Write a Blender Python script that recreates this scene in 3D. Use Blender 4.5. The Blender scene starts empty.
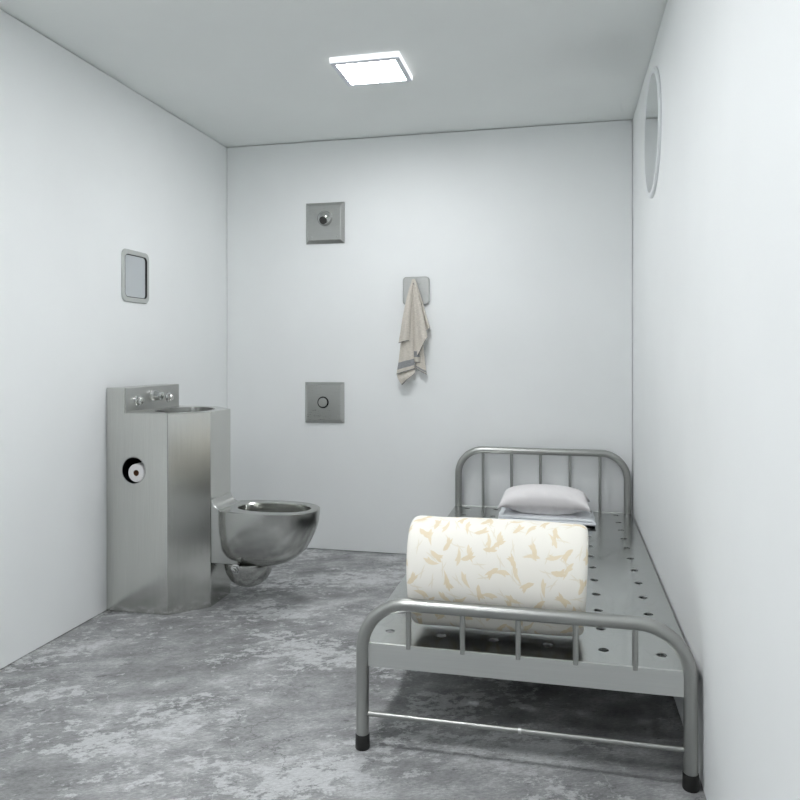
import bpy, bmesh, math, random
from mathutils import Vector, Matrix
random.seed(7)
S = bpy.context.scene
COL = S.collection
PI = math.pi
W, H, YF = 2.347, 2.4, -4.75          # room width, height, front wall behind the camera

# ------------------------------------------------------------------ helpers
def link(o, parent=None):
    COL.objects.link(o)
    if parent: o.parent = parent
    return o

def obj(name, bm, mat, parent=None, smooth=False, bevel=0, seg=2, label=None):
    me = bpy.data.meshes.new(name)
    bmesh.ops.recalc_face_normals(bm, faces=bm.faces[:])
    if smooth:
        for f in bm.faces: f.smooth = True
    bm.to_mesh(me); bm.free()
    for m in (mat if isinstance(mat, (list, tuple)) else [mat]): me.materials.append(m)
    o = bpy.data.objects.new(name, me); link(o)
    if parent:
        o.parent = parent
        o.matrix_parent_inverse = Matrix.Translation(-Vector(parent.location))
    if smooth == 'auto':
        me.set_sharp_from_angle(angle=math.radians(38))
    if bevel:
        b = o.modifiers.new('bevel', 'BEVEL'); b.width = bevel; b.segments = seg
        b.limit_method = 'ANGLE'; b.angle_limit = math.radians(30); b.harden_normals = False
    if label: o['label'] = label
    return o

def tag(o, label, cat, group=None):
    o['label'] = label; o['category'] = cat
    if group: o['group'] = group
    return o

def thing(name, loc, label, cat, group=None):
    o = bpy.data.objects.new(name, None); o.location = loc; o.empty_display_size = .05
    link(o); return tag(o, label, cat, group)

def structure(o):
    o['kind'] = 'structure'; return o

def box(bm, x0, x1, y0, y1, z0, z1):
    v = [bm.verts.new(c) for c in ((x0,y0,z0),(x1,y0,z0),(x1,y1,z0),(x0,y1,z0),(x0,y0,z1),(x1,y0,z1),(x1,y1,z1),(x0,y1,z1))]
    for f in ((3,2,1,0),(4,5,6,7),(0,1,5,4),(1,2,6,5),(2,3,7,6),(3,0,4,7)): bm.faces.new([v[i] for i in f])
    return bm

def BOX(*a): return box(bmesh.new(), *a)

def loft(bm, rings, close=True, cap0=True, cap1=True):
    R = [[bm.verts.new(p) for p in r] for r in rings]
    n = len(R[0])
    for a, b in zip(R, R[1:]):
        for i in range(n if close else n-1):
            j = (i+1) % n
            bm.faces.new((a[i], a[j], b[j], b[i]))
    if cap0: bm.faces.new(R[0][::-1])
    if cap1: bm.faces.new(R[-1])
    return R

def tube(bm, pts, r, n=20, caps=True):
    pts = [Vector(p) for p in pts]
    rings = []
    t0 = (pts[1]-pts[0]).normalized()
    up = Vector((0,0,1)) if abs(t0.z) < .9 else Vector((0,1,0))
    u = t0.cross(up).normalized(); prev = t0
    for i, p in enumerate(pts):
        t = ((pts[i+1]-p).normalized() if i == 0 else (p-pts[i-1]).normalized() if i == len(pts)-1
             else ((pts[i+1]-p).normalized()+(p-pts[i-1]).normalized()).normalized())
        u = prev.rotation_difference(t) @ u
        u = (u - t*u.dot(t)).normalized(); prev = t
        w = t.cross(u)
        rr = r[i] if isinstance(r, (list, tuple)) else r
        rings.append([p + u*rr*math.cos(2*PI*k/n) + w*rr*math.sin(2*PI*k/n) for k in range(n)])
    loft(bm, rings, True, caps, caps)
    return bm

def TUBE(*a, **k): return tube(bmesh.new(), *a, **k)

def lathe(bm, prof, M=None, n=32, cap0=True, cap1=True):
    """prof = [(radius, height)...] round the local z axis, placed by matrix M."""
    M = M or Matrix.Identity(4)
    rings = [[M @ Vector((r*math.cos(2*PI*k/n), r*math.sin(2*PI*k/n), h)) for k in range(n)] for r, h in prof]
    loft(bm, rings, True, cap0, cap1)
    return bm

def axis_matrix(loc, axis):
    return Matrix.Translation(loc) @ Vector((0,0,1)).rotation_difference(Vector(axis)).to_matrix().to_4x4()

def rrect(w, h, r, n=6):
    """rounded rectangle outline, centred"""
    out = []
    for cx, cy, a0 in ((w/2-r, h/2-r, 0), (-w/2+r, h/2-r, 90), (-w/2+r, -h/2+r, 180), (w/2-r, -h/2+r, 270)):
        for k in range(n+1):
            a = math.radians(a0 + 90*k/n)
            out.append((cx + r*math.cos(a), cy + r*math.sin(a)))
    return out

def holed_face(bm, outer, inner):
    """flat face with a hole; both are lists of existing verts"""
    ed = []
    for L in (outer, inner):
        for i in range(len(L)):
            a, b = L[i], L[(i+1) % len(L)]
            e = bm.edges.get((a, b)) or bm.edges.new((a, b))
            ed.append(e)
    bmesh.ops.triangle_fill(bm, use_beauty=True, use_dissolve=False, edges=ed)

# ------------------------------------------------------------------ materials
def new_mat(name):
    m = bpy.data.materials.new(name); m.use_nodes = True
    nt = m.node_tree; b = nt.nodes['Principled BSDF']
    return m, nt, b

def N(nt, t, **kw):
    n = nt.nodes.new(t)
    for k, v in kw.items():
        if k in n.inputs.keys() if isinstance(k, str) else False: n.inputs[k].default_value = v
        else: setattr(n, k, v)
    return n

def simple(name, col, rough=.5, metal=0, spec=.5):
    m, nt, b = new_mat(name)
    b.inputs['Base Color'].default_value = (*col, 1); b.inputs['Roughness'].default_value = rough
    b.inputs['Metallic'].default_value = metal; b.inputs['Specular IOR Level'].default_value = spec
    return m

def math_node(nt, op, a, b=None, c=None, clamp=False):
    n = nt.nodes.new('ShaderNodeMath'); n.operation = op; n.use_clamp = clamp
    for i, v in enumerate((a, b, c)):
        if v is None: continue
        if isinstance(v, (int, float)): n.inputs[i].default_value = v
        else: nt.links.new(v, n.inputs[i])
    return n.outputs[0]

def ramp(nt, fac, stops, interp='LINEAR'):
    n = nt.nodes.new('ShaderNodeValToRGB'); n.color_ramp.interpolation = interp
    e = n.color_ramp.elements
    while len(e) < len(stops): e.new(.5)
    for el, (p, c) in zip(e, stops):
        el.position = p; el.color = (*c, 1) if isinstance(c, tuple) else (c, c, c, 1)
    nt.links.new(fac, n.inputs[0]); return n.outputs[0]

def mix(nt, fac, a, b, mode='MIX'):
    n = nt.nodes.new('ShaderNodeMix'); n.data_type = 'RGBA'; n.blend_type = mode
    for i, v in ((0, fac), (6, a), (7, b)):
        if isinstance(v, (int, float)): n.inputs[i].default_value = v
        elif isinstance(v, tuple): n.inputs[i].default_value = (*v, 1)
        else: nt.links.new(v, n.inputs[i])
    return n.outputs[2]

def noise(nt, vec, scale, detail=4, rough=.5, dist=0, dims='3D'):
    n = nt.nodes.new('ShaderNodeTexNoise'); n.noise_dimensions = dims
    n.inputs['Scale'].default_value = scale; n.inputs['Detail'].default_value = detail
    n.inputs['Roughness'].default_value = rough; n.inputs['Distortion'].default_value = dist
    nt.links.new(vec, n.inputs['Vector']); return n.outputs['Fac'], n.outputs['Color']

def mapping(nt, vec, scale=(1,1,1), rot=(0,0,0), loc=(0,0,0)):
    n = nt.nodes.new('ShaderNodeMapping')
    n.inputs['Scale'].default_value = scale; n.inputs['Rotation'].default_value = rot; n.inputs['Location'].default_value = loc
    nt.links.new(vec, n.inputs['Vector']); return n.outputs[0]

def bump(nt, b, h, strength, dist=.002):
    n = nt.nodes.new('ShaderNodeBump'); n.inputs['Strength'].default_value = strength; n.inputs['Distance'].default_value = dist
    nt.links.new(h, n.inputs['Height']); nt.links.new(n.outputs[0], b.inputs['Normal'])

def objco(nt): return nt.nodes.new('ShaderNodeTexCoord').outputs['Object']

def steel(name, col, r0, r1, scale, blot=0.0, bumps=.0, var=.13):
    """brushed steel: streaks along the axis with the smallest scale"""
    m, nt, b = new_mat(name)
    co = objco(nt)
    s, _ = noise(nt, mapping(nt, co, scale), 1, 3, .6)
    g, _ = noise(nt, co, 6, 3, .55)
    b.inputs['Metallic'].default_value = 1
    lo = tuple(c*(1-var) for c in col); hi = tuple(min(1, c*(1+var)) for c in col)
    c1 = ramp(nt, s, [(.3, lo), (.7, hi)])
    if blot: c1 = mix(nt, math_node(nt, 'MULTIPLY', g, blot), c1, tuple(c*.6 for c in col))
    nt.links.new(c1, b.inputs['Base Color'])
    f = math_node(nt, 'ADD', math_node(nt, 'MULTIPLY', s, .6), math_node(nt, 'MULTIPLY', g, .4))
    nt.links.new(ramp(nt, f, [(.3, r0), (.7, r1)]), b.inputs['Roughness'])
    if bumps: bump(nt, b, s, bumps, .0006)
    return m

def wall_mat(name, col):
    m, nt, b = new_mat(name)
    co = objco(nt)
    f, _ = noise(nt, co, 1.3, 4, .55)
    nt.links.new(ramp(nt, f, [(.3, tuple(c*.975 for c in col)), (.7, tuple(min(1, c*1.02) for c in col))]), b.inputs['Base Color'])
    b.inputs['Roughness'].default_value = .75; b.inputs['Specular IOR Level'].default_value = .2
    g, _ = noise(nt, co, 90, 3, .6); bump(nt, b, g, .05, .001)
    return m

M = {}
M['wall'] = wall_mat('painted_wall', (.863, .878, .877))
M['front'] = wall_mat('grey_painted_front', (.42, .43, .43))  # unseen front wall, toned down to dim low light round the bed
M['ceiling'] = wall_mat('painted_ceiling', (.845, .865, .852))
M['cab'] = steel('brushed_steel_vertical', (.62, .622, .595), .15, .22, (420, 420, 5), .0, .03, var=.06)
M['steel'] = steel('brushed_steel_plate', (.52, .525, .51), .26, .34, (30, 30, 500), .0, .0, var=.04)
M['bowl'] = steel('satin_steel_bowl', (.50, .505, .485), .14, .25, (5, 5, 9), .3)
M['chrome'] = simple('polished_steel', (.52, .525, .515), .12, 1)
M['basin'] = simple('basin_steel', (.26, .262, .25), .24, 1)  # darker steel: shade inside the sink is put into the colour
M['tube'] = simple('satin_tube_steel', (.41, .415, .40), .38, 1)
M['band'] = steel('satin_band_steel', (.66, .67, .655), .42, .48, (3, 160, 160), .0, var=.03)
M['rubber'] = simple('black_rubber', (.012, .012, .011), .55)
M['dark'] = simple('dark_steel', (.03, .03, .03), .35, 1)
M['spray'] = simple('dark_spray_face', (.045, .045, .042), .55)
M['mirror'] = simple('mirror_glass', (.86, .87, .88), .02, 1)
M['mirror_dull'] = simple('dull_steel_mirror', (.62, .64, .66), .16, 1)
M['frame_grey'] = simple('grey_painted_frame', (.50, .515, .50), .4, .2)
M['white_frame'] = simple('white_painted_frame', (.80, .82, .83), .4)
M['lamp_frame'] = simple('lamp_frame_paint', (.72, .75, .80), .35)
M['paper'] = simple('tissue_paper', (.83, .81, .81), .9, 0, .1)
M['card'] = simple('brown_cardboard', (.16, .08, .045), .9, 0, .1)
M['pillow'] = None

def deck_mat():
    m, nt, b = new_mat('waved_deck_steel')
    co = objco(nt)
    f, _ = noise(nt, co, 3.2, 2, .5, .6)
    w = math_node(nt, 'FRACT', math_node(nt, 'MULTIPLY', f, 26))
    w = math_node(nt, 'ABSOLUTE', math_node(nt, 'SUBTRACT', w, .5))
    g, _ = noise(nt, co, 9, 4, .6)
    b.inputs['Metallic'].default_value = 1
    c = ramp(nt, w, [(0, (.50, .515, .50)), (.12, (.545, .56, .545)), (.5, (.54, .555, .54))])
    nt.links.new(c, b.inputs['Base Color'])
    nt.links.new(ramp(nt, g, [(.3, .17), (.7, .27)]), b.inputs['Roughness'])
    return m
M['deck'] = deck_mat()

def cloth(name, col, scale=900, strength=.15, rough=.9):
    m, nt, b = new_mat(name)
    co = objco(nt)
    f, _ = noise(nt, co, scale, 2, .5); g, _ = noise(nt, co, 14, 4, .6)
    nt.links.new(ramp(nt, g, [(.25, tuple(c*.95 for c in col)), (.75, col)]), b.inputs['Base Color'])
    b.inputs['Roughness'].default_value = rough; b.inputs['Specular IOR Level'].default_value = .15
    h = math_node(nt, 'ADD', math_node(nt, 'MULTIPLY', f, .2), g)
    bump(nt, b, h, strength, .004); return m
M['pillow'] = cloth('pillow_cotton', (.85, .82, .825))
M['sheet'] = cloth('sheet_cotton', (.83, .85, .875))
M['sheet_dark'] = cloth('sheet_underside', (.03, .03, .035))  # near-black cloth for the lowest fold
M['core'] = cloth('mattress_core', (.78, .76, .70))

def towel_mat(name, col):
    m, nt, b = new_mat(name)
    co = objco(nt)
    f, _ = noise(nt, mapping(nt, co, (60, 60, 500)), 1, 3, .6)
    nt.links.new(ramp(nt, f, [(.3, tuple(c*.8 for c in col)), (.7, tuple(min(1, c*1.12) for c in col))]), b.inputs['Base Color'])
    b.inputs['Roughness'].default_value = .95; b.inputs['Specular IOR Level'].default_value = .1
    bump(nt, b, f, .2, .002); return m
M['towel'] = towel_mat('linen_towel', (.64, .595, .53))
M['towel_stripe'] = towel_mat('towel_grey_stripe', (.30, .305, .31))
M['towel_hem'] = towel_mat('towel_dark_hem', (.17, .172, .175))

def leaf_mat():
    """off-white ticking printed with beige leaves; UV in metres"""
    m, nt, b = new_mat('leaf_print_ticking')
    uv = nt.nodes.new('ShaderNodeTexCoord').outputs['UV']
    nz, nzc = noise(nt, uv, 55, 3, .6)
    def leaf(lx, ly, a, bw, off, rot, taper):
        """mask of one pointed leaf in local metre coordinates"""
        cr, sr = math.cos(rot), math.sin(rot)
        X = math_node(nt, 'ADD', math_node(nt, 'MULTIPLY', lx, cr), math_node(nt, 'MULTIPLY', ly, sr))
        Y = math_node(nt, 'SUBTRACT', math_node(nt, 'MULTIPLY', ly, cr), math_node(nt, 'MULTIPLY', lx, sr))
        t = math_node(nt, 'DIVIDE', math_node(nt, 'SUBTRACT', X, off), a)          # -1..1 along
        t2 = math_node(nt, 'MULTIPLY', t, t)
        wd = math_node(nt, 'MULTIPLY', math_node(nt, 'SUBTRACT', 1, t2), math_node(nt, 'ADD', 1, math_node(nt, 'MULTIPLY', t, taper)))
        wd = math_node(nt, 'MULTIPLY', wd, bw)
        bend = math_node(nt, 'MULTIPLY', t2, bw*.8)
        d = math_node(nt, 'SUBTRACT', wd, math_node(nt, 'ABSOLUTE', math_node(nt, 'ADD', Y, bend)))
        return math_node(nt, 'MULTIPLY', d, 900, clamp=True)
    def layer(cell, loc, shapes, amp, rotamp, turn):
        v = nt.nodes.new('ShaderNodeTexVoronoi'); v.voronoi_dimensions = '2D'; v.feature = 'F1'
        v.inputs['Scale'].default_value = 1/cell; v.inputs['Randomness'].default_value = .62
        co = mapping(nt, uv, rot=(0, 0, turn), loc=(*loc, 0))
        nt.links.new(co, v.inputs['Vector'])
        sub = nt.nodes.new('ShaderNodeVectorMath'); sub.operation = 'SUBTRACT'
        nt.links.new(co, sub.inputs[0]); nt.links.new(v.outputs['Position'], sub.inputs[1])
        wob = nt.nodes.new('ShaderNodeVectorMath'); wob.operation = 'MULTIPLY_ADD'
        nt.links.new(nzc, wob.inputs[0]); wob.inputs[1].default_value = (amp, amp, 0); nt.links.new(sub.outputs[0], wob.inputs[2])
        sc = nt.nodes.new('ShaderNodeSeparateColor'); nt.links.new(v.outputs['Color'], sc.inputs[0])
        vr = nt.nodes.new('ShaderNodeVectorRotate'); vr.rotation_type = 'Z_AXIS'
        nt.links.new(wob.outputs[0], vr.inputs['Vector'])
        nt.links.new(math_node(nt, 'MULTIPLY', sc.outputs[0], rotamp), vr.inputs['Angle'])
        sx = nt.nodes.new('ShaderNodeSeparateXYZ'); nt.links.new(vr.outputs[0], sx.inputs[0])
        lx = math_node(nt, 'SUBTRACT', sx.outputs[0], amp*.5); ly = math_node(nt, 'SUBTRACT', sx.outputs[1], amp*.5)
        acc = None
        for s in shapes:
            k = leaf(lx, ly, *s)
            acc = k if acc is None else math_node(nt, 'MAXIMUM', acc, k)
        return acc
    flower = layer(.066, (.01, .02), [(.0215, .0064, 0, .0, -.5), (.016, .0052, .007, .42, -.4), (.013, .0045, .009, -.40, -.2)], .008, 6.28, .6)
    spear = layer(.066, (.052, .061), [(.026, .0056, 0, 0, -.5), (.014, .0044, -.004, .5, -.3)], .006, 6.28, 1.25)
    pale = layer(.052, (.031, .083), [(.025, .0024, 0, 0, 0), (.019, .0020, .006, .6, 0)], .004, 6.28, .95)
    base = (.87, .84, .775)
    c = mix(nt, math_node(nt, 'MULTIPLY', pale, .9), base, (.80, .745, .63))
    c = mix(nt, math_node(nt, 'MULTIPLY', spear, .9), c, (.79, .69, .51))
    c = mix(nt, math_node(nt, 'MULTIPLY', flower, .95), c, (.775, .67, .49))
    nt.links.new(c, b.inputs['Base Color'])
    b.inputs['Roughness'].default_value = .85; b.inputs['Specular IOR Level'].default_value = .2
    g, _ = noise(nt, uv, 700, 2, .5); bump(nt, b, g, .06, .001)
    return m
M['leaf'] = leaf_mat()

def floor_mat():
    m, nt, b = new_mat('worn_painted_concrete')
    co = objco(nt)
    rot = mapping(nt, co, (1, 1, 1), (0, 0, math.radians(-24)))
    st = mapping(nt, rot, (1, 1.7, 1))
    add = lambda *p: (p[0] if len(p) == 1 else math_node(nt, 'ADD', p[0], add(*p[1:])))
    mul = lambda x, k: math_node(nt, 'MULTIPLY', x, k)
    big, _ = noise(nt, co, 1.25, 3, .5)
    mid, _ = noise(nt, st, 4.2, 13, .68)
    fine, _ = noise(nt, mapping(nt, rot, (1, 2.6, 1)), 60, 10, .82)
    f = add(mul(big, .22), mul(mid, .48), mul(fine, .42))
    col = ramp(nt, f, [(.45, (.13, .131, .133)), (.53, (.25, .252, .255)), (.595, (.35, .353, .355)), (.66, (.55, .555, .56))])
    # flakes of pale paint left on the concrete
    fl, _ = noise(nt, mapping(nt, rot, (1, 1.5, 1), loc=(5, 9, 0)), 15, 15, .78)
    where, _ = noise(nt, mapping(nt, rot, (.8, 1.3, 1), loc=(3.3, 1.7, 0)), 2.4, 3, .55)
    fm = add(mul(fl, .72), mul(where, .42))
    flake = ramp(nt, fm, [(.600, 0.0), (.628, 1.0)])
    fcol = ramp(nt, fine, [(.36, (.44, .445, .45)), (.6, (.68, .69, .695))])
    col = mix(nt, mul(flake, .82), col, fcol)
    # rubbed dark patches and pits
    pit, _ = noise(nt, mapping(nt, rot, (1, 1.5, 1), loc=(7, 2, 0)), 15, 13, .76)
    pm = ramp(nt, pit, [(.585, 0.0), (.625, 1.0)])
    col = mix(nt, mul(pm, .6), col, (.10, .101, .103))
    # cracks
    def cracks(scale, width, loc, thr):
        nzf, nzc = noise(nt, co, 5, 6, .65)
        a = nt.nodes.new('ShaderNodeVectorMath'); a.operation = 'MULTIPLY_ADD'
        nt.links.new(nzc, a.inputs[0]); a.inputs[1].default_value = (.3, .3, 0); nt.links.new(mapping(nt, co, loc=loc), a.inputs[2])
        v = nt.nodes.new('ShaderNodeTexVoronoi'); v.voronoi_dimensions = '2D'; v.feature = 'DISTANCE_TO_EDGE'; v.inputs['Scale'].default_value = scale
        nt.links.new(a.outputs[0], v.inputs['Vector'])
        k = ramp(nt, v.outputs['Distance'], [(0, 1.0), (width*scale, 0.0)])
        w, _ = noise(nt, mapping(nt, co, loc=loc), 1.6, 3, .6)
        return mul(k, ramp(nt, w, [(thr, 0.0), (thr+.08, 1.0)]))
    c1 = cracks(1.7, .0045, (1.1, .4, 0), .47); c2 = cracks(7.5, .004, (4.1, 2.2, 0), .55)
    col = mix(nt, mul(c1, .55), col, (.55, .555, .56))
    col = mix(nt, mul(c2, .6), col, (.07, .071, .073))
    nt.links.new(col, b.inputs['Base Color'])
    nt.links.new(ramp(nt, fine, [(.3, .48), (.7, .68)]), b.inputs['Roughness'])
    b.inputs['Specular IOR Level'].default_value = .3
    h = add(mul(mid, .4), mul(fine, .25), mul(flake, .3), mul(pm, -.4))
    bump(nt, b, h, .4, .004)
    return m
M['floor'] = floor_mat()

def emit(name, col, s):
    m, nt, b = new_mat(name)
    b.inputs['Base Color'].default_value = (.9, .9, .9, 1)
    b.inputs['Emission Color'].default_value = (*col, 1); b.inputs['Emission Strength'].default_value = s
    return m
M['lamp'] = emit('lamp_panel', (.965, .98, 1.0), 26.5)  # glow of the two added lights out of view
M['lamp_near'] = emit('lamp_panel_dimmed', (.965, .98, 1.0), 18.0)
M['lamp_edge'] = emit('lamp_edge_strip', (.97, .985, 1.0), .24)

# ------------------------------------------------------------------ the room
T = .12
G, GD = .006, .03                      # slots added along the wall edges to draw dark corner lines
def wall(name, x0, x1, y0, y1, ax, inner, mat='wall'):
    """wall slab whose edge strips sit back from its face, so that a narrow open joint runs along them"""
    bm = bmesh.new()
    def bx(a0, a1, z0, z1, back):
        if ax == 'x':
            f = (inner-GD if inner < 1 else inner+GD) if back else inner
            box(bm, min(f, x0 if inner < 1 else x1), max(f, x0 if inner < 1 else x1), a0, a1, z0, z1)
        else:
            f = (inner+GD if inner > -1 else inner-GD) if back else inner
            box(bm, a0, a1, min(f, y1 if inner > -1 else y0), max(f, y1 if inner > -1 else y0), z0, z1)
    lo, hi = (y0, y1) if ax == 'x' else (x0, x1)
    bx(lo, hi, .004, H-G, False); bx(lo, hi, H-G, H, True); bx(lo, hi, 0, .004, True)
    return structure(obj(name, bm, M[mat]))
structure(obj('floor', BOX(-T, W+T, YF-T, T, -T, 0), M['floor']))
structure(obj('ceiling', BOX(-T, W+T, YF-T, T, H, H+T), M['ceiling']))
wall('wall_left', -T, 0, YF-T, T, 'x', 0)
wall('wall_right', W, W+T, YF-T, T, 'x', W)
wall('wall_back', .003, W-.003, 0, T, 'y', 0)  # inset leaves the same added slot in the vertical corners
wall('wall_front', .003, W-.003, YF-T, YF, 'y', YF, 'front')

# ------------------------------------------------------------------ ceiling lights
def ceiling_light(cx, cy, label, glow='lamp'):
    t = thing('ceiling_light', (cx, cy, H), label, 'light')
    w, d, h, lip = .300, .262, .027, .022
    bm = bmesh.new()
    def ring(a, b, z): return [bm.verts.new((cx+sx*a, cy+sy*b, z)) for sx, sy in ((-1,-1),(1,-1),(1,1),(-1,1))]
    R = [ring(w/2, d/2+.006, H), ring(w/2, d/2, H-h), ring(w/2-lip, d/2-lip*.8, H-h), ring(w/2-lip, d/2-lip*.8, H-.006)]
    for a, b in zip(R, R[1:]):
        for i in range(4): bm.faces.new((a[i], a[(i+1)%4], b[(i+1)%4], b[i]))
    bm.faces.new(R[0]); bm.faces.new(R[-1][::-1])
    obj('lamp_frame', bm, M['lamp_frame'], t, bevel=.0015)
    bm = bmesh.new(); R = []
    for z, o in ((H-.001, .0072), (H-h+.005, .0022)):
        R.append([bm.verts.new((cx+sx*(w/2+.0012), cy+sy*(d/2+o), z)) for sx, sy in ((-1,-1),(1,-1),(1,1),(-1,1))])
    for i in range(4): bm.faces.new((R[0][i], R[0][(i+1)%4], R[1][(i+1)%4], R[1][i]))
    obj('edge_band', bm, M['lamp_edge'], t, label='glowing white edge strip')
    obj('diffuser', BOX(cx-w/2+lip, cx+w/2-lip, cy-d/2+lip*.8, cy+d/2-lip*.8, H-h+.002, H-.007), M[glow], t, label='bright white glowing panel')
    return t
ceiling_light(1.174, -.977, 'square white flat panel ceiling light above the back of the cell', 'lamp_near')
ceiling_light(1.174, -2.62, 'square white flat panel ceiling light in the middle of the cell, out of view')  # added out of view to even out the wall brightness
ceiling_light(1.174, -4.2, 'square white flat panel ceiling light at the front of the cell, behind the viewpoint')  # also added, behind the camera, to brighten the near walls

# ------------------------------------------------------------------ bed
bed = thing('metal_bed', (1.868, -1.01, 0), 'grey steel bed with barred ends and a perforated metal deck along right wall', 'bed')
XL, XR, RT = 1.4195, 2.3165, .0185
def arch(y, top, rb):
    zc = top - RT
    p = [(XL, y, .012)]
    for k in range(13):
        a = PI - (PI/2)*k/12
        p.append((XL+rb+rb*math.cos(a), y, zc-rb+rb*math.sin(a)))
    for k in range(13):
        a = PI/2 - (PI/2)*k/12
        p.append((XR-rb+rb*math.cos(a), y, zc-rb+rb*math.sin(a)))
    p.append((XR, y, .012)); return p
def bed_end(name, y, top, rb):
    obj(name, TUBE(arch(y, top, rb), RT, 24), M['tube'], bed, smooth='auto')
    for x in (1.556, 1.712, 1.867, 2.022, 2.177):
        obj('spindle', TUBE([(x, y, .300), (x, y, top-RT)], .0078, 14), M['tube'], bed, smooth='auto')
    obj('cross_panel', BOX(XL, XR, y-.004, y+.004, .2405, .309), M['band'], bed, bevel=.0012)
    sr = obj('stretcher', TUBE([(XL, y, .102), (XR, y, .102)], .0078, 14), M['tube'], bed, smooth='auto')
    c = obj('joint_collar', TUBE([(1.867, y, .102), (1.876, y, .102)], .0092, 14), M['band'], None, smooth='auto')
    c.parent = sr; c.matrix_parent_inverse = sr.matrix_world.inverted() if False else Matrix.Identity(4)
    for x in (XL, XR):
        bm = lathe(bmesh.new(), [(.0195, 0), (.0212, .003), (.0206, .040), (.0196, .043)], Matrix.Translation((x, y, 0)), 24)
        obj('rubber_foot', bm, M['rubber'], bed, smooth='auto', label='black rubber foot cap')
bed_end('foot_frame', -2.0, .444, .135)
bed_end('head_frame', -.05, .637, .135)

ZD = .306
def deck():
    bm = bmesh.new()
    cx = [1.4775+.1558*i for i in range(6)]; cy = [-1.898+.1621*j for j in range(12)]
    ex = [1.403]+[(a+b)/2 for a, b in zip(cx, cx[1:])]+[2.336]
    ey = [-1.993]+[(a+b)/2 for a, b in zip(cy, cy[1:])]+[-.028]
    r = .0145
    for i, x in enumerate(cx):
        for j, y in enumerate(cy):
            A = [2*PI*k/24 for k in range(24)]
            for X in (ex[i]-x, ex[i+1]-x):
                for Y in (ey[j]-y, ey[j+1]-y): A.append(math.atan2(Y, X) % (2*PI))
            A = sorted(A)
            B = [A[0]]
            for a in A[1:]:
                if a-B[-1] > 1e-4: B.append(a)
            o, q = [], []
            for a in B:
                c, s = math.cos(a), math.sin(a)
                t = min(((ex[i+1]-x)/c if c > 1e-9 else (ex[i]-x)/c if c < -1e-9 else 9),
                        ((ey[j+1]-y)/s if s > 1e-9 else (ey[j]-y)/s if s < -1e-9 else 9))
                o.append(bm.verts.new((x+t*c, y+t*s, ZD))); q.append(bm.verts.new((x+r*c, y+r*s, ZD)))
            for k in range(len(B)):
                l = (k+1) % len(B); bm.faces.new((q[k], o[k], o[l], q[l]))
    bmesh.ops.remove_doubles(bm, verts=bm.verts[:], dist=1e-5)
    bmesh.ops.recalc_face_normals(bm, faces=bm.faces[:])
    if sum(f.normal.z for f in bm.faces) < 0: bmesh.ops.reverse_faces(bm, faces=bm.faces[:])
    ext = bmesh.ops.extrude_face_region(bm, geom=bm.faces[:])
    for v in ext['geom']:
        if isinstance(v, bmesh.types.BMVert): v.co.z -= .004
    return bm
obj('bed_deck', deck(), M['deck'], bed, label='perforated sheet metal deck with rows of round holes')
for x0, x1 in ((1.405, 1.409), (2.330, 2.334)):
    obj('side_rail', BOX(x0, x1, -1.99, -.04, .262, .3015), M['band'], bed)

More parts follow.
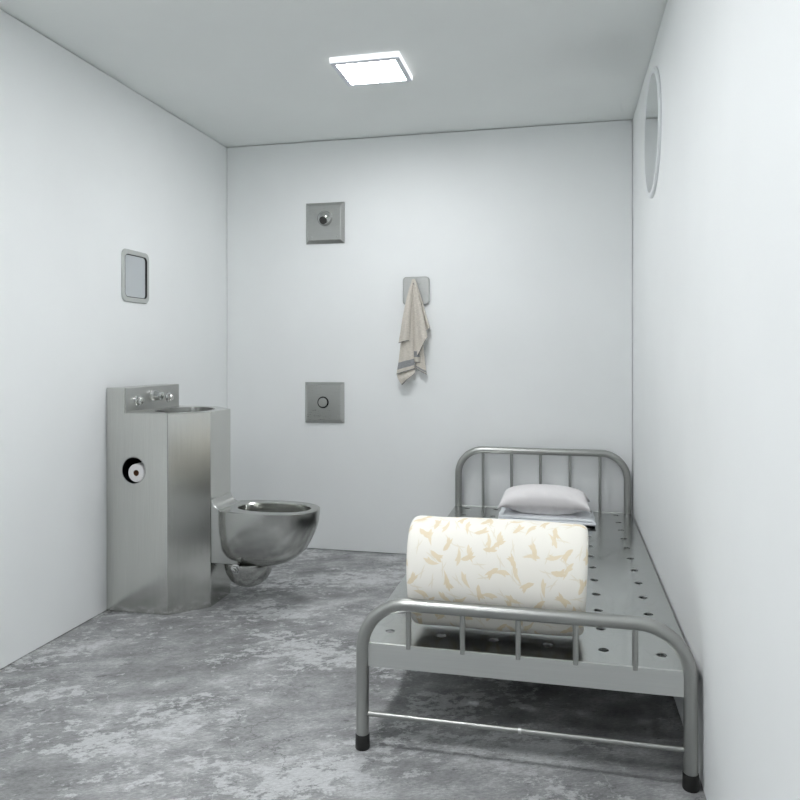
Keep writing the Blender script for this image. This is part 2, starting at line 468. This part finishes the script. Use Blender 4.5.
# ------------------------------------------------------------------ rolled mattress
def mattress_roll():
    yc, ry, rz = -1.833, .136, .1685
    zc = ZD + rz
    th = .050
    # centre line: one full outer turn of constant radius that slips under its own flap, then a spiral
    a0 = math.radians(-62)                 # flap end low on the far side
    pts = []
    turns = 2.35; n = 150
    for k in range(n+1):
        t = turns*k/n
        base = min(t, 1.0)
        drop = 0
        if t > .80: drop = (t-.80)/.20*1.0 if t < 1 else 1 + (t-1)
        k_r = 1 - (th/2 + drop*(th+.002))/rz
        a = a0 + 2*PI*t
        pts.append((ry*k_r*math.cos(a)*(1+.0), rz*k_r*math.sin(a)))
    L = [0]
    for p, q in zip(pts, pts[1:]): L.append(L[-1]+math.hypot(q[0]-p[0], q[1]-p[1]))
    nor = []
    for i in range(len(pts)):
        p, q = pts[max(0, i-1)], pts[min(len(pts)-1, i+1)]
        d = Vector((q[0]-p[0], q[1]-p[1])).normalized(); nor.append(Vector((d.y, -d.x)))
    def section(k):
        ring, vv = [], []
        def hk(i):                          # rounded free ends
            e = min(L[i], L[-1]-L[i]); return th/2*k*(math.sqrt(max(0, 1-(1-min(1, e/.025))**2))*.95+.05)
        for i in range(len(pts)): ring.append(Vector(pts[i])+nor[i]*hk(i)); vv.append(L[i])
        for i in reversed(range(len(pts))): ring.append(Vector(pts[i])-nor[i]*hk(i)); vv.append(L[i]+1.7)
        return ring, vv
    x0, x1 = 1.541, 2.052
    st = []
    R = .026
    for s in range(7):
        d = R*(1-math.cos(PI/2*s/6)); k = .25+.75*math.sin(PI/2*s/6); st.append((x0+d, k))
    m = 22
    for s in range(1, m): st.append((x0+R+(x1-x0-2*R)*s/m, 1))
    for s in range(7):
        d = R*(1-math.cos(PI/2*(6-s)/6)); k = .25+.75*math.sin(PI/2*(6-s)/6); st.append((x1-d, k))
    bm = bmesh.new(); uvl = bm.loops.layers.uv.new('UVMap')
    rows = []
    for x, k in st:
        ring, vv = section(k)
        u = (x-x0)/(x1-x0)
        sag = 1 + .012*math.sin(PI*u)                 # a soft belly in the middle
        dx = 0
        row = []
        for i, p in enumerate(ring):
            ang = math.atan2(p.y, p.x)
            lump = 1 + .006*math.sin(9*u+2*ang) + .004*math.sin(17*u-3*ang)
            yy, zz = yc+p.x*sag*lump, zc+p.y*sag*lump
            lean = .008*math.sin(ang)*(1-u)           # ends not quite square
            row.append(bm.verts.new((x-lean*0 + .009*(zz-zc)/rz*(1 if u > .5 else -1)*abs(2*u-1)**3, yy, max(zz, ZD+.0005))))
        rows.append(row)
    n = len(rows[0]); vv = section(1)[1]
    for a, (ra, rb) in enumerate(zip(rows, rows[1:])):
        for i in range(n):
            j = (i+1) % n
            f = bm.faces.new((ra[i], ra[j], rb[j], rb[i]))
            for lp, (xx, ii) in zip(f.loops, ((st[a][0], i), (st[a][0], j), (st[a+1][0], j), (st[a+1][0], i))):
                lp[uvl].uv = (xx, vv[ii] if not (j == 0 and ii == 0) else vv[i])
    # end faces: strips across the sheet's thickness
    h = n//2
    for row, flip in ((rows[0], 0), (rows[-1], 1)):
        for i in range(h-1):
            q = (row[i], row[i+1], row[n-2-i], row[n-1-i])
            f = bm.faces.new(q[::-1] if flip else q)
            for lp in f.loops: lp[uvl].uv = (lp.vert.co.y+3, lp.vert.co.z+3)
    return bm
roll = obj('rolled_mattress', mattress_roll(), M['leaf'], None, smooth=True)
tag(roll, 'white rolled mattress printed with beige leaves on the bed deck', 'mattress')

# ------------------------------------------------------------------ folded sheet + pillow
def slab(x0, x1, y0, y1, z0, z1, r=.008, wob=.002, skew=0):
    """soft folded layer with rounded edges"""
    bm = bmesh.new(); nx, ny = 24, 18
    rows = []
    for lvl, (ins, z) in enumerate(((r, z0), (r*.3, z0+(z1-z0)*.12), (0, (z0+z1)/2), (r*.3, z1-(z1-z0)*.12), (r, z1))):
        out = []
        per = [(i/nx, 0) for i in range(nx)]+[(1, j/ny) for j in range(ny)]+[(1-i/nx, 1) for i in range(nx)]+[(0, 1-j/ny) for j in range(ny)]
        for u, v in per:
            x = x0+ins+(x1-x0-2*ins)*u; y = y0+ins+(y1-y0-2*ins)*v
            y += wob*math.sin(9*u+lvl)*(1-v) + skew*u
            x += wob*math.sin(11*v+lvl*.7)
            out.append((x, y, z + (wob*.8*math.sin(7*u+5*v) if lvl > 2 else 0)))
        rows.append(out)
    R = loft(bm, rows, True, True, False)
    # top as a grid-like fan
    top = R[-1]; n = len(top)
    c = [bm.verts.new((x0+(v.co.x-x0)*.9+(x1-x0)*.05, y0+(v.co.y-y0)*.9+(y1-y0)*.05, z1+.001)) for v in top]
    for i in range(n):
        j = (i+1) % n; bm.faces.new((top[i], top[j], c[j], c[i]))
    bm.faces.new(c)
    return bm
sh = thing('folded_sheet', (1.90, -.29, ZD), 'pale blue-white folded bed sheet under the pillow on bed deck', 'sheet')
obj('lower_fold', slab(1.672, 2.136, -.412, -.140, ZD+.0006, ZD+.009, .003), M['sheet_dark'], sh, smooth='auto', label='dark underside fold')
obj('middle_fold', slab(1.668, 2.140, -.424, -.135, ZD+.0095, ZD+.022, .005, skew=-.006), M['sheet'], sh, smooth='auto')
obj('upper_fold', slab(1.670, 2.124, -.414, -.135, ZD+.0232, ZD+.036, .006, skew=-.004), M['sheet'], sh, smooth='auto')

def pillow():
    bm = bmesh.new(); n = 36
    cx, cy, w, d = 1.894, -.285, .458, .275
    zb = ZD+.0385
    zs = zb+.056                              # seam height
    top, bot = [], []
    for i in range(n+1):
        rt, rb = [], []
        for j in range(n+1):
            u, v = 2*i/n-1, 2*j/n-1
            # pinched corners: sides curve in
            x = u*(w/2)*(1 - .085*(1-v*v)*abs(u)**4)
            y = v*(d/2)*(1 - .13*(1-u*u)*abs(v)**4)
            e = max(0, (1-u*u))**.34*max(0, (1-v*v))**.40
            cr = .0035*math.sin(26*u+4*v)*(1-abs(u))*abs(v)**2 + .003*math.sin(19*v-7*u)*abs(u)**2*(1-abs(v))
            droop = -.016*abs(u)**4*abs(v)**2 - .006*abs(u)**3
            zt = zs + droop + .079*e + cr
            zl = zs + droop - .060*min(1, 1.25*e**2.2) + cr*1.5 + .0015*math.sin(40*u)*abs(v)*e
            rt.append(bm.verts.new((cx+x, cy+y, zt)))
            if i in (0, n) or j in (0, n): rb.append(rt[-1])
            else: rb.append(bm.verts.new((cx+x, cy+y, max(zl, zb))))
        top.append(rt); bot.append(rb)
    for g in (top, bot):
        for i in range(n):
            for j in range(n): bm.faces.new((g[i][j], g[i+1][j], g[i+1][j+1], g[i][j+1]))
    return bm
tag(obj('pillow', pillow(), M['pillow'], None, smooth=True), 'plump pale grey cotton pillow at the head of the bed', 'pillow')

# ------------------------------------------------------------------ sink and toilet unit
unit = thing('sink_toilet_unit', (.2, -.932, 0), 'brushed steel combined sink and toilet unit against left wall', 'toilet')
Y0, Y1, YC = -1.166, -.698, -.932
ZT = .884
def SY(x): return Y0-.013*(1-x/.297)     # plane of the side panel
def cabinet():
    bm = bmesh.new()
    foot = [(0.001, Y0-.013), (.297, Y0), (.433, -1.032), (.433, -.834), (.297, Y1), (0.001, Y1)]
    lo = [bm.verts.new((x, y, 0)) for x, y in foot]; hi = [bm.verts.new((x, y, ZT)) for x, y in foot]
    ZB, XB = .995, .093
    ya, yb = Y0-.013*(1-XB/.297), Y1-.018
    s0 = bm.verts.new((XB, ya, ZT)); s1 = bm.verts.new((XB, ya, ZB)); s2 = bm.verts.new((.001, Y0-.013, ZB))
    t0 = bm.verts.new((XB, yb, ZT)); t1 = bm.verts.new((XB, yb, ZB)); t2 = bm.verts.new((.001, yb, ZB)); t3 = bm.verts.new((.001, yb, ZT))
    for i in range(1, 5):
        j = i+1; bm.faces.new((lo[i], lo[j], hi[j], hi[i]))
    bm.faces.new(lo[::-1])
    bm.faces.new((lo[5], lo[0], s2, t2, t3, hi[5]))
    bm.faces.new((s0, s1, t1, t0)); bm.faces.new((s1, s2, t2, t1)); bm.faces.new((t0, t1, t2, t3))
    bm.verts.remove(hi[0])
    n = 40
    hole = [bm.verts.new((.1335+.0555*math.cos(2*PI*k/n), SY(.1335+.0555*math.cos(2*PI*k/n)), .631+.0590*math.sin(2*PI*k/n))) for k in range(n)]
    holed_face(bm, [lo[0], lo[1], hi[1], s0, s1, s2], hole)
    sink = [bm.verts.new((.250+.122*math.cos(2*PI*k/n), YC+.150*math.sin(2*PI*k/n), ZT)) for k in range(n)]
    holed_face(bm, [hi[1], hi[2], hi[3], hi[4], hi[5], t3, t0, s0], sink)
    return bm
obj('cabinet', cabinet(), M['cab'], unit, bevel=.003, seg=2)
# roll recess in the side
n = 40
def rec(a, dy, flat=None):
    return [(.1335+a*math.cos(2*PI*k/n), (flat if flat is not None else SY(.1335+a*math.cos(2*PI*k/n))+dy), .631+(a+.0035)*math.sin(2*PI*k/n)) for k in range(n)]
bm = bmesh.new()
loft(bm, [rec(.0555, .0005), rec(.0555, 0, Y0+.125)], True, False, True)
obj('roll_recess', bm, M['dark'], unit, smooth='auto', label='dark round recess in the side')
bm = bmesh.new()
loft(bm, [rec(.0550, .002), rec(.0550, -.001), rec(.0575, -.001), rec(.0580, .0005)], True, False, False)
obj('recess_rim', bm, M['chrome'], unit, smooth='auto')
# sink basin
bm = bmesh.new(); rings = []
for r, z in ((1.05, .0012), (1.0, .0012), (.99, -.004), (.98, -.07), (.90, -.115), (.6, -.138), (.15, -.144)):
    rings.append([(.250+.122*r*math.cos(2*PI*k/n), YC+.150*r*math.sin(2*PI*k/n), ZT+z) for k in range(n)])
loft(bm, rings, True, False, True)
sb = obj('sink_basin', bm, M['basin'], unit, smooth='auto')
dr = obj('drain', lathe(bmesh.new(), [(.021, 0), (.021, .003), (.012, .003), (.010, .0005)], Matrix.Translation((.250, YC, ZT-.1445)), 24), M['chrome'], None, smooth='auto')
dr.parent = sb
dr.matrix_parent_inverse = Matrix.Identity(4)
# raised back with buttons and bubbler
obj('control_panel', BOX(.0925, .0942, Y0-.006, Y1-.021, ZT+.001, .993), M['steel'], unit)
def button(y, z):
    A = axis_matrix((.0942, y, z), (1, 0, 0))
    p = obj('push_button', lathe(bmesh.new(), [(.0245, 0), (.0245, .005), (.021, .008), (.0165, .0085), (.0165, .021), (.013, .025), (.001, .026)], A, 28), M['chrome'], unit, smooth='auto')
button(-1.081, .934); button(-.822, .934)
A = axis_matrix((.0942, -.950, .952), (1, 0, -.12))
obj('water_spout', lathe(bmesh.new(), [(.025, -.004), (.028, .004), (.026, .016), (.020, .030), (.0185, .042), (.0135, .045), (.0125, .034), (.001, .033)], A, 28), M['chrome'], unit, smooth='auto')

# toilet bowl
ZR = .4445
def sup(xc, a, b, z, n=56, e=2.25, back=0.0):
    out = []
    for k in range(n):
        t = 2*PI*k/n; c, s = math.cos(t), math.sin(t)
        if c < 0 and back: x = xc - (a+back)*abs(c)**(2/3.2)
        else: x = xc + a*math.copysign(abs(c)**(2/e), c)
        y = YC + b*math.copysign(abs(s)**(2/(3.2 if c < 0 and back else e)), s)
        out.append((x, y, z))
    return out
bm = bmesh.new()
hull = [(.610,.045,.030,.184,.03),(.622,.080,.055,.187,.04),(.632,.110,.075,.194,.04),(.642,.138,.096,.208,.03),(.652,.164,.116,.230,.02),(.662,.186,.131,.260,.02),
        (.672,.197,.142,.297,.02),(.680,.210,.148,.340,.02),(.686,.2180,.1505,.385,.02),(.688,.2205,.151,.425,.02),(.688,.221,.151,.4415,.02),
        (.688,.2185,.148,ZR,.02)]
inner = [(.698,.176,.103,ZR,0),(.698,.172,.099,ZR-.004,0),(.698,.176,.104,ZR-.02,0),(.700,.178,.102,ZR-.05,0),(.690,.150,.085,ZR-.11,0),(.665,.085,.055,ZR-.165,0),(.655,.04,.03,ZR-.18,0)]
loft(bm, [sup(x, a, b, z, back=k) for x, a, b, z, k in hull+inner], True, True, True)
obj('toilet_bowl', bm, M['bowl'], unit, smooth='auto')
# neck that carries the bowl on the cabinet, with a coved top
bm = bmesh.new()
prof = [(.4335,.200),(.568,.200),(.548,.250),(.527,.300),(.512,.360),(.512,ZR-.0015),(.490,ZR-.0005),(.470,.4465),(.455,.453),(.444,.466),(.4335,.487)]
loft(bm, [[(x, YC-.0985, z) for x, z in prof], [(x, YC+.0985, z) for x, z in prof]])
obj('bowl_neck', bm, M['steel'], unit, smooth='auto', bevel=.003)
# trap under the bowl
A = Matrix.Translation((.573, YC, .075))
obj('trap', lathe(bmesh.new(), [(.002, 0), (.03, .0035), (.06, .0165), (.085, .038), (.102, .066), (.110, .092), (.112, .112), (.110, .122)], A, 40), M['chrome'] if False else M['bowl'], unit, smooth='auto')
A = axis_matrix((.560, YC-.108, .184), (0, -1, -.1))
obj('trap_bolt', lathe(bmesh.new(), [(.026, -.006), (.026, .004), (.017, .006), (.017, .014), (.011, .016), (.010, .026), (.006, .028)], A, 6), M['chrome'], unit, bevel=.001)

# toilet paper roll lying in the recess
tp = thing('toilet_paper_roll', (.140, Y0+.06, .5725+.0405), 'white toilet paper roll in round recess of steel unit', 'toilet paper')
A = axis_matrix((.1355, Y0+.010, .6165), (0, 1, 0))
bm = bmesh.new()
lathe(bm, [(.0135, .0), (.0390, .0), (.0405, .002), (.0405, .098), (.039, .1), (.0135, .1)], A, 40, False, False)
obj('paper_winding', bm, M['paper'], tp, smooth='auto')
bm = bmesh.new(); lathe(bm, [(.0135, .0), (.0135, .1), (.0125, .1), (.0125, 0), (.0135, 0)], A, 28, False, False)
obj('cardboard_core', bm, M['card'], tp, smooth='auto', label='brown cardboard core')

# ------------------------------------------------------------------ wall plates
def plate(bm, cx, cz, w, h, t, bev):
    R = []
    for a, b, y in ((w/2, h/2, .0005), (w/2, h/2, -.006), (w/2-bev, h/2-bev, -t)):
        R.append([(cx-a, y, cz-b), (cx+a, y, cz-b), (cx+a, y, cz+b), (cx-a, y, cz+b)])
    loft(bm, R); return bm
def screws(cx, cz, s, y, par):
    for sx, sz in ((-1, -1), (1, -1), (-1, 1), (1, 1)):
        obj('screw', lathe(bmesh.new(), [(.006, -.001), (.0055, .0015), (.003, .0028), (.0005, .003)], axis_matrix((cx+sx*s, y, cz+sz*s), (0, -1, 0)), 14), M['steel'], par, smooth='auto')

sp = thing('shower_head_plate', (.628, 0, 1.912), 'square steel wall plate with a domed shower nozzle, upper of two on back wall', 'shower head')
obj('plate', plate(bmesh.new(), .628, 1.912, .236, .240, .020, .020), M['steel'], sp, bevel=.001)
screws(.626, 1.908, .078, -.020, sp)
A = axis_matrix((.631, -.020, 1.936), (0, -1, 0))
nz = obj('shower_nozzle', lathe(bmesh.new(), [(.0455, -.001), (.045, .003), (.042, .015), (.036, .027), (.026, .037), (.013, .0425), (.001, .044)], A, 36), M['chrome'], sp, smooth='auto')
A = axis_matrix((  .631+.0015, -.0195-.0395, 1.936-.0175), (.0, -.9, -.42))
o = obj('spray_outlet', lathe(bmesh.new(), [(.0225, -.012), (.0225, .001), (.020, .003), (.001, .003)], A, 28), M['spray'], None, smooth='auto', label='dark spray outlet')
o.parent = nz; o.matrix_parent_inverse = Matrix.Identity(4)

vp = thing('shower_valve_plate', (.624, 0, .862), 'square steel wall plate with a round push button, lower of two on back wall', 'shower valve')
obj('plate', plate(bmesh.new(), .624, .862, .240, .238, .020, .018), M['steel'], vp, bevel=.001)
screws(.624, .862, .082, -.020, vp)
A = axis_matrix((.620, -.0195, .864), (0, -1, 0))
obj('button_collar', lathe(bmesh.new(), [(.0345, -.001), (.0345, .002), (.0325, .0035), (.031, .0035), (.030, .0008), (.001, .0008)], A, 36), M['dark'], vp, smooth='auto', label='dark ring round the button')  # dark disc stands for shade in a recess, no groove is cut
A = axis_matrix((.6185, -.0195, .864), (0, -1, 0))
obj('push_button', lathe(bmesh.new(), [(.0265, .0002), (.0265, .0055), (.0245, .0072), (.001, .0072)], A, 36), M['steel'], vp, smooth='auto')

hk = thing('wall_hook', (1.172, 0, 1.505), 'small rounded square steel hook plate on back wall holding the towel', 'hook')
bm = bmesh.new()
loft(bm, [[(1.172+a*k, y, 1.505+b*k) for a, b in rrect(.155, .160, .022)] for k, y in ((1, .0005), (1, -.012), (.93, -.020))])
obj('plate', bm, M['steel'], hk, smooth='auto')
obj('hook_peg', TUBE([(1.1655, -.018, 1.541), (1.1655, -.040, 1.5405), (1.1655, -.044, 1.5420), (1.1655, -.047, 1.545)], [.009, .008, .006, .005], 16), M['chrome'], hk, smooth='auto')

# ------------------------------------------------------------------ towel
def towel():
    bm = bmesh.new()
    n, m = 40, 20
    PK = Vector((1.165, -.052, 1.566))
    def panel(left, right, yoff, amp, waves, bands, phase=0.0):
        """left/right: polylines (x, z) from the peak to the hem; sheet between with folds."""
        def along(P, t):
            s = t*(len(P)-1); i = min(int(s), len(P)-2); f = s-i
            # catmull-rom
            p0, p1, p2, p3 = P[max(0, i-1)], P[i], P[i+1], P[min(len(P)-1, i+2)]
            return tuple(.5*((2*p1[k])+(-p0[k]+p2[k])*f+(2*p0[k]-5*p1[k]+4*p2[k]-p3[k])*f*f+(-p0[k]+3*p1[k]-3*p2[k]+p3[k])*f**3) for k in (0, 1))
        F, B = [], []
        for i in range(n+1):
            t = i/n; a, b = along(left, t), along(right, t)
            rf, rb = [], []
            for j in range(m+1):
                s = j/m
                x = a[0]+(b[0]-a[0])*s; z = a[1]+(b[1]-a[1])*s
                g = min(1, t*1.6)
                y = yoff*(.35+.65*g) - .022*(1-g) - amp*g*math.sin(PI*s)**.8 + amp*.55*g*math.sin(waves*PI*s+phase)
                y = min(y, -.022-.004)
                rf.append(bm.verts.new((x, y-.0012, z))); rb.append(bm.verts.new((x, y+.0012, z)))
            F.append(rf); B.append(rb)
        def mi(t):
            for lo, hi, k in bands:
                if lo <= t <= hi: return k
            return 0
        for G, fl in ((F, 0), (B, 1)):
            for i in range(n):
                for j in range(m):
                    q = (G[i][j], G[i+1][j], G[i+1][j+1], G[i][j+1])
                    f = bm.faces.new(q[::-1] if fl else q); f.material_index = mi((i+.5)/n)
        for j in range(m):
            bm.faces.new((F[n][j], B[n][j], B[n][j+1], F[n][j+1])).material_index = 2
            bm.faces.new((F[0][j], F[0][j+1], B[0][j+1], B[0][j]))
        for i in range(n):
            for j in (0, m):
                bm.faces.new((F[i][j], B[i][j], B[i+1][j], F[i+1][j])).material_index = 2 if i > n*.55 else 0
    hem = [(.975, 1, 2)]
    long = [(.80, .905, 1), (.985, 1, 2)]
    # long left panel reaching lowest (lower edge is skewed to a corner)
    panel([(1.158,1.566),(1.122,1.44),(1.098,1.27),(1.080,1.12),(1.066,1.03)], [(1.165,1.566),(1.163,1.42),(1.163,1.27),(1.168,1.14),(1.173,1.062)], -.050, .012, 3, long, .4)
    panel([(1.066,1.032),(1.070,1.018),(1.082,.993),(1.098,.970)], [(1.173,1.064),(1.173,1.054),(1.173,1.044),(1.172,1.036)], -.050, .012, 3, [(.90, 1, 2)], .4)
    # short left flap lying over it
    panel([(1.156,1.567),(1.128,1.47),(1.108,1.37),(1.092,1.27),(1.081,1.207)], [(1.164,1.567),(1.156,1.46),(1.150,1.37),(1.146,1.29),(1.143,1.222)], -.066, .010, 2, hem, .9)
    # back right flap
    panel([(1.166,1.567),(1.190,1.46),(1.205,1.40),(1.222,1.33),(1.238,1.277)], [(1.172,1.567),(1.208,1.46),(1.226,1.40),(1.243,1.34),(1.259,1.290)], -.036, .008, 2, hem, .2)
    # broad right panel, hem cut diagonally
    panel([(1.162,1.568),(1.166,1.46),(1.172,1.36),(1.180,1.24),(1.190,1.132)], [(1.170,1.568),(1.196,1.47),(1.219,1.38),(1.236,1.30),(1.248,1.238)], -.060, .014, 2, hem, .0)
    # middle strip showing its stripe deep in the fold
    panel([(1.160,1.560),(1.158,1.40),(1.160,1.25),(1.164,1.17),(1.166,1.098)], [(1.170,1.560),(1.182,1.40),(1.190,1.25),(1.196,1.17),(1.200,1.098)], -.040, .004, 1, [(.77, .87, 1), (.975, 1, 2)], .0)
    # lower right back corner
    panel([(1.170,1.50),(1.176,1.35),(1.176,1.20),(1.174,1.12),(1.172,1.066)], [(1.190,1.50),(1.206,1.35),(1.218,1.20),(1.228,1.10),(1.237,1.030)], -.032, .006, 2, [(.90, .955, 1), (.98, 1, 2)], .5)
    return bm
tag(obj('towel', towel(), [M['towel'], M['towel_stripe'], M['towel_hem']], None, smooth='auto'),
    'beige linen towel with grey stripes hanging from the wall hook', 'towel')

# ------------------------------------------------------------------ small framed panel on the left wall
wm = thing('wall_mirror', (0, -.953, 1.513), 'small grey rounded rectangular framed mirror on left wall above sink', 'mirror')
bm = bmesh.new()
cy, cz = -.957, 1.513
def rr(w, h, r, x, dz=.0): return [(x, cy+a, cz+b+dz) for a, b in rrect(w, h, r)]
loft(bm, [rr(.218, .246, .030, .0003), rr(.218, .246, .030, .005), rr(.212, .240, .027, .0085), rr(.182, .202, .022, .0085), rr(.181, .201, .021, .002)], True, True, True)
obj('mirror_frame', bm, M['frame_grey'], wm, smooth='auto')
bm = bmesh.new(); loft(bm, [rr(.176, .196, .018, .0022), rr(.176, .196, .018, .0030)])
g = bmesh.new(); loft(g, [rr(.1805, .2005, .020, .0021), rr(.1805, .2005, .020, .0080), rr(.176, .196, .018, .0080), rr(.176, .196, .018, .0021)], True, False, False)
obj('gasket', g, M['rubber'], wm, smooth='auto', label='thin dark gasket inside the frame')  # black ring added for the shade on the inner lip
obj('mirror_panel', bm, M['mirror_dull'], wm, smooth='auto', label='flat grey reflective panel')

# round mirror on the right wall
rm = thing('round_mirror', (W, -.925, 2.043), 'round mirror in a thin white frame high on right wall above bed', 'mirror')
A = axis_matrix((W, -.925, 2.043), (-1, 0, 0))
obj('mirror_frame', lathe(bmesh.new(), [(.256, .0005), (.257, .008), (.254, .012), (.248, .013), (.236, .0115), (.232, .0105)], A, 72), M['white_frame'], rm, smooth='auto')
obj('mirror_glass', lathe(bmesh.new(), [(.233, .0062), (.233, .0108), (.001, .0108)], A, 72), M['mirror'], rm, smooth='auto', label='flat reflective round glass')

# ------------------------------------------------------------------ camera and world
cam = bpy.data.cameras.new('camera'); co = bpy.data.objects.new('camera', cam); link(co)
co.location = (1.99141, -4.02079, 1.14487)
co.rotation_euler = (PI/2, 0, .223945)
cam.sensor_width = 36; cam.lens = 720.713/800*36; cam.shift_y = -45.773/800
cam.clip_start = .02
S.camera = co
w = bpy.data.worlds.new('world'); S.world = w; w.use_nodes = True
w.node_tree.nodes['Background'].inputs[0].default_value = (.8, .85, .9, 1)
w.node_tree.nodes['Background'].inputs[1].default_value = .3
S.view_settings.view_transform = 'Standard'; S.view_settings.look = 'None'
S.view_settings.gamma = 1; S.view_settings.use_curve_mapping = False
S.view_settings.exposure = 1.9
S.cycles.max_bounces = 16; S.cycles.diffuse_bounces = 10; S.cycles.glossy_bounces = 6
S.cycles.use_denoising = True
S.cycles.caustics_reflective = False; S.cycles.caustics_refractive = False
S.cycles.sample_clamp_indirect = 6
